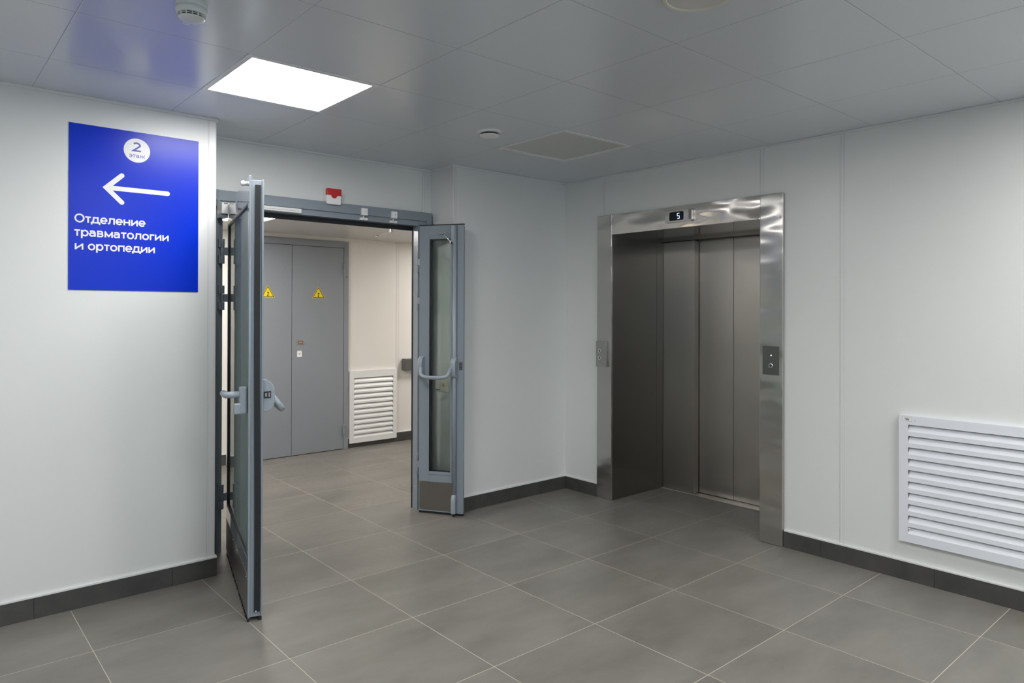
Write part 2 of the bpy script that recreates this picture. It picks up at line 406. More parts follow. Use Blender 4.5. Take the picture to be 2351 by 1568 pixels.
# corridor shell
struct('wall_corridor_far', [(XC0, XC1, YF, YF+.1, 0, HC+.1)], M['wall_c'], 'cream corridor wall facing the open double door', 'wall')
struct('wall_corridor_near', [(XC0, XE, YR+.13, YR+.135, 0, HC+.1), (XE, XJ, YR+.13, YR+.135, 2.151, HC+.1), (XJ, XC1, YR+.13, YR+.135, 0, HC+.1)], M['wall_c'], 'cream corridor side of the door wall', 'wall')
struct('wall_corridor_left', [(XC0-.1, XC0, YR+.13, YF+.1, 0, HC+.1)], M['wall_c'], 'cream wall closing the left end of the corridor', 'wall')
struct('wall_corridor_right', [(XC1, XC1+.1, YR+.13, YF+.1, 0, HC+.1)], M['wall_c'], 'cream wall closing the right end of the corridor', 'wall')
CL = [(-.40, 2.93), (2.6, 2.93), (-2.8, 2.93)]
bm = bmesh.new()
xs = sorted({XC0, XC1, *[c[0]-.3 for c in CL[:3]], *[c[0]+.3 for c in CL[:3]]}); ys = [YR+.1, 2.63, 3.23, YF]
for a, b in zip(xs, xs[1:]):
    for c, d in zip(ys, ys[1:]):
        mx, my = (a+b)/2, (c+d)/2
        if any(abs(mx-cx) < .3 and abs(my-cy) < .3 for cx, cy in CL[:3]): continue
        bm.faces.new([bm.verts.new(q) for q in ((a, c, HC), (a, d, HC), (b, d, HC), (b, c, HC))])
bmesh.ops.remove_doubles(bm, verts=bm.verts, dist=1e-5)
me = bpy.data.meshes.new('ceiling_corridor'); bm.to_mesh(me); bm.free(); me.materials.append(M['ceil_c'])
o = bpy.data.objects.new('ceiling_corridor', me); COL.objects.link(o); tag(o, 'lower grey ceiling of the corridor behind the door', 'ceiling', kind='structure')

# baseboards: dark tiles with 2 mm joints, white cap strip as a child
def tiles(a, b, first, pitch=.6):
    cuts = [first+pitch*k for k in range(-20, 20) if a < first+pitch*k < b]
    pts = [a]+cuts+[b]; return [(p+.0008, q-.0008) for p, q in zip(pts, pts[1:])]
def baseboard(name, segs, label, cap=True, mt='base_tile'):
    bl, cl = [], []
    for ax, a, b, face, sgn, first in segs:       # ax: axis it runs along; face: wall plane; sgn: side it stands out to
        d0, d1 = sorted((face, face+sgn*.010)); c0, c1 = sorted((face, face+sgn*.012))
        for p_, q_ in tiles(a, b, first):
            bl.append((p_, q_, d0, d1, 0, .097) if ax == 'x' else (d0, d1, p_, q_, 0, .097))
        cl.append((a, b, c0, c1, .0975, .107) if ax == 'x' else (c0, c1, a, b, .0975, .107))
    o = boxes(name, bl, M[mt], None, .0008); tag(o, label, 'baseboard', kind='structure')
    if cap: boxes('cap_strip', cl, M['trim'], o, .001)
baseboard('baseboard_left', [('x', XL0, XE+.01, YL, -1, -1.946), ('y', YL+.0005, YR-.0005, XE, 1, 9)], 'dark grey tile baseboard under the sign wall')
baseboard('baseboard_corner', [('x', XJ-.01, XR-.0005, YB, -1, 1.376), ('y', YB+.0005, YR-.0405, XJ, -1, 9)], 'dark grey tile baseboard beside the narrow door leaf')
baseboard('baseboard_right', [('y', .888, YB-.0105, XR, -1, 9), ('y', YK, -.637, XR, -1, -.866)], 'dark grey tile baseboard along the elevator wall')
baseboard('baseboard_corridor', [('x', XC0, -.14, YF, -1, -.6), ('x', 1.10, XC1, YF, -1, 1.9)], 'dark grey tile baseboard at the foot of the corridor wall')

# vertical joint strips and corner profiles: a flat strip with two ribs
TN = [0]
def vstrip(ax, c, wdt, face, sgn, z0, z1, label, mt='trim'):
    TN[0] += 1
    b = []
    def add(a0, a1, h):
        d0, d1 = sorted((face, face+sgn*h)); b.append((a0, a1, d0, d1, z0, z1) if ax == 'x' else (d0, d1, a0, a1, z0, z1))
    add(c-wdt/2, c+wdt/2, .0012); add(c-wdt/2+.003, c-wdt/2+.0045, .0022); add(c+wdt/2-.0045, c+wdt/2-.003, .0022); add(c-.0008, c+.0008, .0019)
    o = boxes('trim_%d' % TN[0], b, M[mt], None, 0); tag(o, label, 'trim', kind='structure')
    b = []
    for q in (-wdt/2-.0009, -wdt/2+.0048, wdt/2-.0058, wdt/2): add(c+q, c+q+.0009, .0013)
    boxes('joint_line', b, M['groove'], o); return o
vstrip('y', -.985, .024, XR, -1, .107, H-.014, 'white vertical joint strip on the elevator wall, near the vent')
vstrip('y', -.485, .024, XR, -1, 2.172, H-.014, 'short white joint strip above the right elevator casing')
vstrip('y', .832, .016, XR, -1, 2.174, H-.014, 'short white joint strip above the left elevator casing')
vstrip('x', -1.151, .040, YL, -1, .107, H-.014, 'white corner profile at the end of the sign wall')
vstrip('x', .475, .022, YR, -1, 2.152, H-.014, 'short white joint strip above the right end of the door frame')
vstrip('x', .553, .018, YB, -1, .107, H-.014, 'white corner profile of the projecting wall')
vstrip('x', 1.70, .034, YF, -1, .107, HC, 'cream vertical joint strip on the corridor wall', 'wall_c')
# ceiling edge profiles
def edge_trim(lst, label, mt='trim', cat='trim'):
    TN[0] += 1; o = boxes('trim_%d' % TN[0], lst, M[mt], None, .0015); tag(o, label, cat, kind='structure')
e = .013
edge_trim([(XL0, XE+.001, YL-e, YL, H-e, H)], 'narrow white profile where the sign wall meets the ceiling')
edge_trim([(XE, XJ, YR-e, YR, H-e, H), (XE, XE+e, YL, YR-e, H-e, H), (XJ-e, XJ, YB-e, YR-e, H-e, H)], 'narrow white profile where the door wall meets the ceiling')
edge_trim([(XJ, XR-e, YB-e, YB, H-e, H), (XR-e, XR, YK, YB-e, H-e, H)], 'narrow white profile where the elevator wall meets the ceiling')

# ================================================================== DOUBLE DOOR FRAME
FX0, FX1, FT = -1.008, .516, 2.15        # outer edges
IX0, IX1, IT = -.975, .405, 2.050         # rebate opening
FY = 1.495
fr = thing('trim_door_frame', ((FX0+FX1)/2, FY, 0), 'blue-grey metal frame around the open glazed double door', 'door frame', kind='structure')
def U(x0, x1, zt, ox0, ox1, ozt, y0, y1):   # an inverted U between inner and outer outline
    return [(ox0, x0, y0, y1, 0, ozt), (x1, ox1, y0, y1, 0, ozt), (x0, x1, y0, y1, zt, ozt)]
boxes('frame_profile', U(IX0, IX1, IT, FX0, FX1, FT-.002, FY, 1.562)+[(-1.10, FX0, FY, 1.5295, IT, FT-.002)], M['blue'], fr, .002)
boxes('casing', [(FX0, FX0+.012, FY-.012, FY, 0, FT), (FX1-.044, FX1, FY-.012, FY, 0, FT), (FX0+.012, FX1-.044, FY-.012, FY, FT-.062, FT), (-1.10, FX0, FY-.012, FY, FT-.062, FT)], M['blue'], fr, .0015)
boxes('stop', U(IX0-.008, IX1+.012, IT-.018, FX0+.002, FX1-.02, FT-.02, 1.5703, 1.584), M['blue'], fr, .001)
boxes('seal', U(IX0+.004, IX1-.005, IT-.030, IX0-.010, IX1+.014, IT+.001, 1.5623, 1.5700), M['black'], fr, 0)
def screw(a, b, r0, r1, parent, mt='chrome', n=14):
    bm = bmesh.new(); add_cyl(bm, a, b, r0, r1, n); return build('screw', bm, M[mt], parent)
for z in (.16, .62, 1.10, 1.55, 1.90): screw((IX1-.0002, 1.535, z), (IX1-.003, 1.535, z), .005, .004, fr)

# ---- door leaves; local frame: s along the leaf from the hinge, o outward from the seen face, z up
def leaf_frame(A, B, side):
    A = Vector((*A, 0)); d = (Vector((*B, 0))-A).normalized()
    n = Vector((-d.y, d.x, 0))*side
    return A, d, n, (B[0]-A.x)*d.x+(B[1]-A.y)*d.y
def LF(A, d, n): return lambda s, o, z: A+d*s+n*o+Vector((0, 0, z))
def lbox(bm, lf, s0, s1, o0, o1, z0, z1, mi=0):
    v = [bm.verts.new(lf(s, o, z)) for z in (z0, z1) for o in (o0, o1) for s in (s0, s1)]
    for f in ((0, 2, 3, 1), (4, 5, 7, 6), (0, 1, 5, 4), (2, 6, 7, 3), (0, 4, 6, 2), (1, 3, 7, 5)):
        fc = bm.faces.new([v[i] for i in f]); fc.material_index = mi
def lboxes(name, lf, lst, mt, parent, bevel=0.0):
    bm = bmesh.new()
    for b in lst: lbox(bm, lf, *b)
    return build(name, bm, mt, parent, bevel)
def ring_boxes(s0, s1, z0, z1, w, o0, o1, wb=None):
    wb = w if wb is None else wb
    return [(s0, s0+w, o0, o1, z0, z1), (s1-w, s1, o0, o1, z0, z1), (s0+w, s1-w, o0, o1, z1-w, z1), (s0+w, s1-w, o0, o1, z0, z0+wb)]
def panic_housing(bm, lf, s0, s1, side, zc=1.04):
    prof = [(0, zc+.074)]+[(.052*math.sin(t), zc+.020+.054*math.cos(t)) for t in [PI/2*k/16 for k in range(1, 17)]]+[(.055, zc-.02), (.050, zc-.05), (.038, zc-.068), (.02, zc-.077), (0, zc-.08)]
    n = len(prof)
    A = [bm.verts.new(lf(s0, side*o, z)) for o, z in prof]; B = [bm.verts.new(lf(s1, side*o, z)) for o, z in prof]
    bm.faces.new(A); bm.faces.new(B[::-1])
    for i in range(n):
        f = bm.faces.new((A[i], B[i], B[(i+1) % n], A[(i+1) % n])); f.smooth = 0 < i < n-2

# ---------------- wide leaf (open towards the viewer), seen face = lobby side
A, d, n, Lw = leaf_frame((-.956, 1.468), (-1.2065, .4515), -1); lf = LF(A, d, n)
D1 = thing('door_1', A, 'wide glazed blue-grey door leaf standing open towards the viewer, seen almost edge on', 'door', kind='structure')
ZT, ZB, T = 2.05, .012, .066
def ring2(s0, s1, z0, z1, a, b, c, dd, o0, o1): # outer box with a hole a..b x c..dd
    return [(s0, a, o0, o1, z0, z1), (b, s1, o0, o1, z0, z1), (a, b, o0, o1, dd, z1), (a, b, o0, o1, z0, c)]
g0, g1, h0, h1 = .028, Lw-.042, .285, 1.942
lboxes('lobby_side_frame', lf, ring2(0, Lw, ZB, ZT+.012, g0, g1, h0, h1, -.010, 0), M['blue_gloss'], D1, .0012)
lboxes('leaf_body', lf, ring2(.012, Lw-.006, ZB+.006, ZT-.008, g0-.004, g1+.004, h0-.01, h1+.01, -T+.010, -.0105), M['blue'], D1, .0012)
lboxes('corridor_side_frame', lf, ring2(.010, Lw-.002, ZB+.004, ZT-.004, g0, g1, h0, h1, -T, -T+.0095), M['blue'], D1, .0012)
lboxes('edge_groove', lf, [(Lw-.012, Lw-.0065, -.0128, -.0105, ZB+.01, ZT-.01)], M['black'], D1)
lboxes('glazing_gasket', lf, ring_boxes(g0, g1, h0, h1, .012, -.0085, -.0015)+ring_boxes(g0, g1, h0, h1, .012, -T+.002, -T+.009), M['gasket'], D1)
lboxes('glass', lf, [(g0-.004, g1+.004, -.016, -.009, h0-.008, h1+.008)], M['glass_teal'], D1)
kp = lboxes('kick_plate', lf, [(.014, Lw-.022, .0002, .0018, ZB+.012, .210)], M['kick'], D1, .0005)
kp['label'] = 'brushed steel kick plate'
for s in [.03+k*(Lw-.068)/5 for k in range(6)]:
    for z in (.036, .199): screw(lf(s, .0018, z), lf(s, .0038, z), .004, .0025, kp)
# seal band on the free edge (hangs a little loose, as in the photo), silver edge, brush below
bm = bmesh.new()
zs = [ZB+.03+k*(ZT-.06-ZB)/24 for k in range(25)]
off = lambda z: -.0400+.001*z-.002*math.sin(z*3.1+.5)
for a, b in zip(zs, zs[1:]):
    v = [bm.verts.new(lf(Lw+.0005+h, off(z)+q, z)) for z in (a, b) for q in (-.0125, .0125) for h in (-.004, .0035)]
    for f in ((0, 2, 3, 1), (4, 5, 7, 6), (0, 1, 5, 4), (2, 6, 7, 3), (0, 4, 6, 2), (1, 3, 7, 5)): bm.faces.new([v[i] for i in f])
build('edge_seal', bm, M['black'], D1)
screw(lf(Lw+.003, -.036, .045), lf(Lw+.0065, -.036, .045), .005, .004, D1); screw(lf(Lw-.004, -.050, .20), lf(Lw-.0002, -.050, .20), .0035, .003, D1)
bm = bmesh.new(); random.seed(2)
s = .01
while s < Lw:
    ds = random.uniform(.012, .03); lbox(bm, lf, s, min(s+ds*.92, Lw), -.009+random.uniform(-.002, .002), -.001+random.uniform(0, .004), .0005, ZB+.004+random.uniform(0, .004)); s += ds
lbox(bm, lf, Lw-.04, Lw, -T+.004, -T+.018, .0005, ZB+.006)
build('bottom_brush', bm, M['black'], D1)
# bolt above, near the free edge
bm = bmesh.new(); add_cyl(bm, lf(Lw-.10, 0, ZT-.012), lf(Lw-.10, .012, ZT-.012), .011, .011, 20); add_cyl(bm, lf(Lw-.10, .012, ZT-.012), lf(Lw-.10, .026, ZT-.012), .014, .010, 20)
build('buffer_knob', bm, M['plastic'], D1, .001)
# lever handle outside
bm = bmesh.new(); sH = Lw-.055
lbox(bm, lf, sH-.022, sH+.022, 0, .034, .955, 1.082); 
build('handle_body', bm, M['handle'], D1, .008, seg=4)
bm = bmesh.new(); lbox(bm, lf, sH-.021, sH+.021, .012, .058, .955, 1.005)
ly = build('lock_cylinder', bm, M['handle'], D1, .005, seg=3)
bm = bmesh.new(); add_tube(bm, smooth_path([lf(sH, .02, 1.045), lf(sH, .092, 1.045), lf(sH-.13, .092, 1.04)], .014), [.022, .0165]+[.0155]*12+[.0145, .0145][:2] if False else .0155)
build('lever', bm, M['handle'], D1)
# panic bar on the corridor side
bm = bmesh.new(); sides = -1
lfb = lambda s, o, z: lf(s, -T+o, z)
panic_housing(bm, lfb, Lw-.075, Lw-.018, -1); hb = build('panic_bar_housing', bm, M['handle'], D1, .003)
bm = bmesh.new(); panic_housing(bm, lfb, .06, .115, -1); build('panic_bar_housing', bm, M['handle'], D1, .003)
bm = bmesh.new(); add_tube(bm, smooth_path([lfb(Lw-.05, -.045, 1.03), lfb(Lw-.055, -.095, .965), lfb(Lw-.16, -.098, .962), lfb(.20, -.098, .962), lfb(.085, -.095, .965), lfb(.085, -.045, 1.03)], .03), .012, flat=1.25)
build('panic_bar', bm, M['handle'], D1)
bm = bmesh.new(); lbox(bm, lfb, Lw-.0185, Lw-.014, -.036, -.004, 1.026, 1.058); lt_ = build('latch', bm, M['ink'], D1, .001)
bm = bmesh.new(); lbox(bm, lfb, Lw-.0142, Lw-.0115, -.032, -.024, 1.032, 1.052); lbox(bm, lfb, Lw-.0142, Lw-.0125, -.018, -.009, 1.034, 1.050)
lo = build('latch_tongue', bm, M['steel'], lt_)
# roller hinges
def hinge(parent, piv, zc, lfn, s_reach, fx, mt, rr=.012, hh=.145):
    k = hh/3
    bm = bmesh.new()
    for z0, z1 in ((zc+k/2, zc+hh/2), (zc-hh/2, zc-k/2)):
        add_cyl(bm, (piv[0], piv[1], z0), (piv[0], piv[1], z1), rr, rr, 24)
        x0, x1 = sorted((fx, piv[0])); add_box(bm, x0, x1, piv[1]-.0005, piv[1]+rr*.98, z0, z1)
        x0, x1 = sorted((fx, piv[0]-(piv[0]-fx)*.25)); add_box(bm, x0, x1, piv[1]+.004, FY-.0003, z0, z1)
    h = build('hinge', bm, mt, parent, .001)
    bm = bmesh.new(); add_cyl(bm, (piv[0], piv[1], zc-k/2+.001), (piv[0], piv[1], zc+k/2-.001), rr*.9, rr*.9, 24)
    q = lfn(s_reach, -.03, 0); pv = Vector((piv[0], piv[1], 0)); dr = (q-pv); dl = dr.length; dr.normalize(); pr = Vector((-dr.y, dr.x, 0))
    lbl = lambda s_, o_, z_: pv+dr*s_+pr*o_+Vector((0, 0, z_))
    lbox(bm, lbl, 0, dl, -.007, .007, zc-k/2+.001, zc+k/2-.001)
    build('hinge_knuckle', bm, mt, h, .001)
for zc in (1.785, 1.51, .335): hinge(D1, (-.985, 1.466), zc, lf, .006, -1.006, M['blue'])

# ---------------- narrow leaf
A, d, n, Ln = leaf_frame((.372, 1.432), (.553, 1.142), -1); lf2 = LF(A, d, n)
if n.dot(CAM-A) < 0: n = -n; lf2 = LF(A, d, n)
D2 = thing('door_2', A, 'narrow glazed blue-grey door leaf folded back against the wall corner', 'door', kind='structure')
T2 = .044
gs0, gs1, gz0, gz1 = .082, Ln-.098, .30, 1.945
def ring2(s0, s1, z0, z1, a, b, c, dd, o0, o1): # outer box, hole a..b x c..dd
    return [(s0, a, o0, o1, z0, z1), (b, s1, o0, o1, z0, z1), (a, b, o0, o1, dd, z1), (a, b, o0, o1, z0, c)]
lboxes('corridor_side_frame', lf2, ring2(.003, Ln, ZB+.004, 2.040, gs0, gs1, gz0, gz1, -.010, 0), M['blue'], D2, .0012)
lboxes('leaf_body', lf2, ring2(.008, Ln-.006, ZB+.010, 2.034, gs0-.008, gs1+.008, gz0-.008, gz1+.008, -T2+.008, -.0105), M['blue'], D2, .001)
lboxes('lobby_side_frame', lf2, ring2(.003, Ln-.012, ZB+.004, 2.040, gs0, gs1, gz0, gz1, -T2, -T2+.0078), M['blue'], D2, .0012)
lboxes('glazing_bead', lf2, ring_boxes(gs0-.014, gs1+.014, gz0-.022, gz1+.026, .0135, .0002, .003), M['blue'], D2, .001)
lboxes('glazing_gasket', lf2, [(gs0, gs0+.010, -.020, -.002, gz0, gz1), (gs0, gs1, -.020, -.002, gz1-.008, gz1), (gs0, gs1, -.020, -.002, gz0, gz0+.006)], M['gasket'], D2)
lboxes('glass', lf2, [(gs0-.004, gs1+.004, -.028, -.021, gz0-.004, gz1+.004)], M['glass'], D2)
kp = lboxes('kick_plate', lf2, [(.010, .262, .0002, .0018, .026, .226)], M['kick'], D2, .0005); kp['label'] = 'brushed steel kick plate'
for s in (.018, .254):
    for z in (.034, .218): screw(lf2(s, .0018, z), lf2(s, .0036, z), .0035, .0025, kp)
lboxes('top_seal', lf2, [(0, Ln, -.02, 0, 2.0402, 2.048)], M['black'], D2)
lboxes('bottom_brush', lf2, [(.004, Ln-.004, -.02, -.004, .0005, ZB+.004)], M['black'], D2)
sb = .279
bm = bmesh.new(); add_tube(bm, [lf2(sb, .014, z) for z in (.10, 2.035)], .0145, 20)
build('rod_cover', bm, M['handle'], D2)
bm = bmesh.new(); add_tube(bm, [lf2(sb, .012+.016*min(1, max(0, (.15-z)/.03)), z) for z in (.022, .06, .10, .12, .135, .15)], [.0175, .0175, .0175, .0175, .017, .0145], 20)
build('floor_bolt_cap', bm, M['handle'], D2, .001)
bm = bmesh.new(); add_cyl(bm, lf2(sb, .02, .0005), lf2(sb, .02, .024), .010, .012, 16); build('bolt_foot', bm, M['black'], D2)
lboxes('rod_head', lf2, [(sb-.022, sb+.004, .0005, .030, 1.90, 2.036)], M['handle'], D2, .004)
bm = bmesh.new(); panic_housing(bm, lf2, .012, .046, 1); build('panic_bar_housing', bm, M['handle'], D2, .004, seg=3)
bm = bmesh.new(); panic_housing(bm, lf2, sb-.016, sb+.020, 1); build('panic_bar_housing', bm, M['handle'], D2, .004, seg=3)
bm = bmesh.new(); add_tube(bm, smooth_path([lf2(.040, .045, 1.035), lf2(.052, .075, .982), lf2(.10, .098, .972), lf2(.215, .098, .972), lf2(.255, .080, .982), lf2(sb-.012, .05, 1.035)], .022), .0115, flat=1.2)
build('panic_bar', bm, M['handle'], D2)
bm = bmesh.new(); lbox(bm, lf2, Ln-.030, Ln-.008, .0002, .0035, 1.022, 1.080)
stp = build('strike_plate', bm, M['steel_plate'], D2, .003, seg=3)
for z in (1.030, 1.051, 1.072): screw(lf2(Ln-.018, .0035, z), lf2(Ln-.018, .005, z), .0045, .003, stp)
# selector arm near the top of the narrow leaf
bm = bmesh.new(); lbox(bm, lf2, .150, .205, .0002, .012, 1.975, 1.990); build('selector_bracket', bm, M['chrome'], D2, .002)
bm = bmesh.new(); add_tube(bm, [lf2(.19, .012, 1.985), lf2(.215, .03, 1.965), lf2(.262, .05, 1.915)], [.004, .0055, .0065], 12); add_cyl(bm, lf2(.256, .045, 1.915), lf2(.272, .055, 1.909), .009, .007, 16)
build('selector_arm', bm, M['chrome'], D2)
for zc in (1.785, 1.51, .335): hinge(D2, (.392, 1.474), zc, lf2, .006, .425, M['blue'], rr=.009)

# ---------------- things mounted on the door header
b = thing('junction_box', (-.990, FY-.012, 2.0), 'small white plastic box at the left end of the door header above the hinge', 'junction box')
boxes('box_body', [(-1.012, -.9675, FY-.095, FY-.0125, 2.000, 2.066)], M['plastic'], b, .004)
boxes('cover_slot', [(-1.000, -.978, FY-.0960, FY-.0952, 2.058, 2.062)], M['ink'], b)
boxes('mounting_foot', [(-1.016, -.970, FY-.080, FY-.0125, 1.978, 1.9995)], M['blue'], b, .002)
g = thing('door_closer_rail', (-.70, FY, 2.05), 'slim white closer rail along the door header behind the open leaf', 'door closer')
boxes('rail', [(-.93, -.492, FY-.024, FY-.0005, 2.056, 2.084)], M['plastic'], g, .003)
boxes('rail_slot', [(-.93, -.51, FY-.0246, FY-.0241, 2.066, 2.069)], M['groove'], g)
for k, (x, lab) in enumerate(((-.042, 'small white magnetic contact on the door header nearer the red alarm'), (.192, 'small white magnetic contact on the door header nearer the narrow leaf'))):
    c = thing('door_contact', (x, FY-.012, 2.05), lab, 'door sensor', 'magnetic contacts on the door header')
    boxes('sensor_box', [(x-.022, x+.022, FY-.030, FY-.0005, 2.084, 2.132)], M['plastic'], c, .003)
    bm = bmesh.new(); add_cyl(bm, (x+.004, FY-.0305, 2.108), (x+.004, FY-.0298, 2.108), .0025, n=10); build('pinhole', bm, M['ink'], c)
    bm = bmesh.new(); add_tube(bm, [(x+.002, FY-.010, 2.086), (x+.003, FY-.009, 2.066)], .002, 8); add_tube(bm, [(x-.004, FY-.010, 2.086), (x-.003, FY-.009, 2.066)], .002, 8); build('cable', bm, M['plastic'], c)
    boxes('magnet_strip', [(x-.028, x+.028, FY-.016, FY-.0005, 2.053, 2.068)], M['plastic'], c, .002)
    boxes('strip_label', [(x-.010, x+.010, FY-.0164, FY-.0161, 2.058, 2.063)], M['groove'], c)
st = thing('door_stay', (.232, 1.572, 2.03), 'thin bent steel stay arm hanging under the door header', 'door stay')
boxes('stay_bracket', [(.222, .244, 1.571, 1.584, 1.998, 2.0315)], M['steel'], st, .001)
bm = bmesh.new(); add_tube(bm, smooth_path([(.233, 1.584, 2.006), (.228, 1.60, 2.004), (.205, 1.66, 1.985), (.187, 1.70, 1.974)], .01), .0028, 10); build('stay_arm', bm, M['chrome'], st)
bm = bmesh.new(); add_cyl(bm, (.187, 1.70, 1.984), (.187, 1.70, 1.964), .006, .008, 16); build('stay_knob', bm, M['chrome'], st)

# ---------------- red alarm sounder
AX0, AX1, AZ0, AZ1 = -.322, -.222, 2.134, 2.236
al = thing('alarm_sounder', (-.272, YR, AZ0), 'red and white fire alarm sounder on the wall above the door frame', 'fire alarm')
fy = lambda a, b_, dpt: Vector((a, YR-dpt, b_))
bm = bmesh.new(); add_prism(bm, rrect(AX0, AX1, 2.1515, AZ1, .004), fy, .0005, .0490); build('back_box', bm, M['plastic'], al)
bm = bmesh.new(); add_prism(bm, rrect(AX0, AX1, AZ0, AZ1, .008), fy, .0495, .068); build('white_body', bm, M['plastic'], al, .003)
cxa = (AX0+AX1)/2
poly = [(AX1+.001, 2.193), (AX1+.001, AZ1+.001), (AX0-.001, AZ1+.001), (AX0-.001, 2.193), (cxa-.021, 2.193)]+[(cxa+.021*math.cos(math.radians(a)), 2.193+.019*math.sin(math.radians(a))) for a in range(195, 346, 15)]+[(cxa+.021, 2.193)]
bm = bmesh.new(); add_prism(bm, poly, fy, .046, .073); rc = build('red_cover', bm, M['red'], al, .003); rc['label'] = 'red strobe cover'
bm = bmesh.new(); stroke_poly(bm, arc(cxa, 2.206, .014, .008, 20, 160, 10), .002, fy, .0734); stroke_poly(bm, arc(cxa, 2.200, .009, .006, 20, 160, 10), .002, fy, .0734); build('sound_mark', bm, mat('dark_red', (.25, .0, .01), .4), al)

# ================================================================== SIGN
SX0, SX1, SZ0, SZ1 = -1.815, -1.2225, 1.534, 2.337
sg = thing('direction_sign', ((SX0+SX1)/2, YL, SZ0), 'blue wall sign with a white arrow and white lettering, floor number in a circle', 'sign')
boxes('sign_board', [(SX0, SX1, YL-.0042, YL-.0002, SZ0, SZ1)], M['sign'], sg, .0006)
fs = lambda a, b_, dpt: Vector((a, YL-dpt, b_))
bm = bmesh.new(); add_prism(bm, circ(-1.520, 2.2435, .0605, 64), fs, .0043, .0047); badge = build('floor_badge', bm, M['sign_white'], sg)
bm = bmesh.new(); text_mesh(bm, '2', fs, -1.543, -1.4975, 2.238, .066, .0050, w=.125); build('floor_number', bm, M['sign_blue2'], badge)
bm = bmesh.new(); text_mesh(bm, 'этаж', fs, -1.557, -1.483, 2.2065, .031, .0050, w=.085); build('floor_word', bm, M['sign_blue2'], badge)
bm = bmesh.new()
stroke_poly(bm, [(-1.588, 2.108), (-1.6685+.012, 2.041), (-1.588, 1.974)], .023, fs, .0050)
for c in ((-1.588, 2.108), (-1.588, 1.974), (-1.376, 2.041)): bm.faces.new([bm.verts.new(fs(a, b_, .0056)) for a, b_ in circ(*c, .0115, 24)])
stroke_poly(bm, [(-1.648, 2.041), (-1.376, 2.041)], .023, fs, .0051)
build('arrow', bm, M['sign_white'], sg)
for s, x1, zb in (('Отделение', -1.482, 1.8605), ('травматологии', -1.370, 1.7945), ('и', -1.753, 1.7285), ('ортопедии', -1.436, 1.7285)):
    bm = bmesh.new(); text_mesh(bm, s, fs, -1.7355 if s[:2] == 'ор' else -1.7925, x1+.003, zb, .0575, .0052, w=.125); build('lettering', bm, M['sign_white'], sg)

# ================================================================== ELEVATOR
EL = thing('elevator_surround', (XR, (LY0+LY1)/2, 0), 'brushed steel surround framing the recessed elevator doors', 'elevator')
PX = XR-.016
c1 = boxes('side_casing', [(PX, XR-.0004, LY1, .888, 0, 2.170)], M['steel_casing'], EL, .002)
c2 = boxes('side_casing', [(PX-.004, XR-.0004, -.634, LY0, 0, 2.168)], M['steel_casing'], EL, .005)
boxes('lintel', [(PX+.003, XR-.0004, LY0+.001, LY1-.001, LZ, 2.169)], M['steel_lintel'], EL, .0015)
DX1, DX2 = 2.290, 2.358
boxes('reveal_panel', [(XR-.0003, 2.205, LY1, LY1+.012, 0, LZ+.012)], M['steel_dark'], EL, .001)
boxes('reveal_panel', [(XR-.0003, 2.42, LY0-.012, LY0, 0, LZ+.012)], M['steel_dark'], EL, .001)
boxes('reveal_strip', [(2.2065, 2.42, LY1-.002, LY1+.012, 0, LZ+.012)], M['steel_dark'], EL, .001)
boxes('soffit', [(XR-.0003, 2.42, LY0-.012, LY1+.012, LZ+.0005, LZ+.014)], M['soffit'], EL)
boxes('light_block', [(2.42, 2.43, LY0-.012, LY1+.012, 0, LZ+.014)], M['dark'], EL)  # unseen dark panel added behind the doors to stop light leaks
boxes('sill', [(2.255, 2.40, LY0, LY1-.002, .0002, .004)], M['steel'], EL, .001)
boxes('header_track', [(2.262, 2.286, LY0+.001, LY1-.003, LZ-.020, LZ+.001)], M['steel_dark'], EL, .001)
for q in ((PX+.003, LY0+.018, 2.022), (PX-.004, -.618, 2.018)): screw(q, (q[0]-.004, q[1], q[2]), .008, .005, EL)
# door panels, two pairs that slide apart
wd = (LY1-LY0)/4
for k, (y0, y1, x, lab) in enumerate((
        (LY1-.300, LY1-.003, DX1, 'steel elevator door panel beside the left reveal, standing in front'),
        (.1395, LY1-.290, DX2, 'recessed steel elevator door panel just left of the closing seam'),
        (LY0+.290, .1365, DX2, 'recessed steel elevator door panel just right of the closing seam'),
        (LY0+.003, LY0+.300, DX1, 'steel elevator door panel at the right casing, mostly hidden'))):
    o = boxes('elevator_door_panel', [(x, x+(.040 if x > 2.3 else .060), y0, y1, .006, LZ-.002 if x > 2.3 else LZ-.022)], M['steel'], None, .0015)
    tag(o, lab, 'elevator door', 'elevator door panels')
# floor indicator
fx = lambda X: (lambda a, b_, dpt: Vector((X-dpt, a, b_)))
LPX = PX+.003
ind = thing('floor_indicator', (LPX, .126, 2.055), 'small steel floor indicator with a lit number on the elevator lintel', 'display')
bm = bmesh.new(); add_prism(bm, rrect(.012, .238, 2.055, 2.144, .014), fx(LPX), .0003, .018); build('indicator_case', bm, M['steel_casing'], ind, .003, seg=3)
bm = bmesh.new(); add_prism(bm, rrect(.082, .200, 2.068, 2.128, .012), fx(LPX), .0183, .0190); scr = build('screen', bm, mat('black_screen', (.004, .004, .008), .12), ind)
bm = bmesh.new(); ff = fx(LPX)
def seg5(yc, zc, w_, h_, t_):      # the number 5, seen from the lobby (screen-left is +y)
    L, Rr_ = yc+w_/2, yc-w_/2
    stroke_poly(bm, [(Rr_, zc+h_/2), (L, zc+h_/2), (L, zc), (Rr_, zc), (Rr_, zc-h_/2), (L, zc-h_/2)], t_, ff, .0192)
seg5(.124, 2.098, .017, .036, .0028); build('number', bm, M['digit'], scr)
bm = bmesh.new(); add_prism(bm, rrect(.018, .040, 2.066, 2.136, .010), fx(LPX), .0182, .0196); build('end_plate', bm, M['steel_plate'], ind)
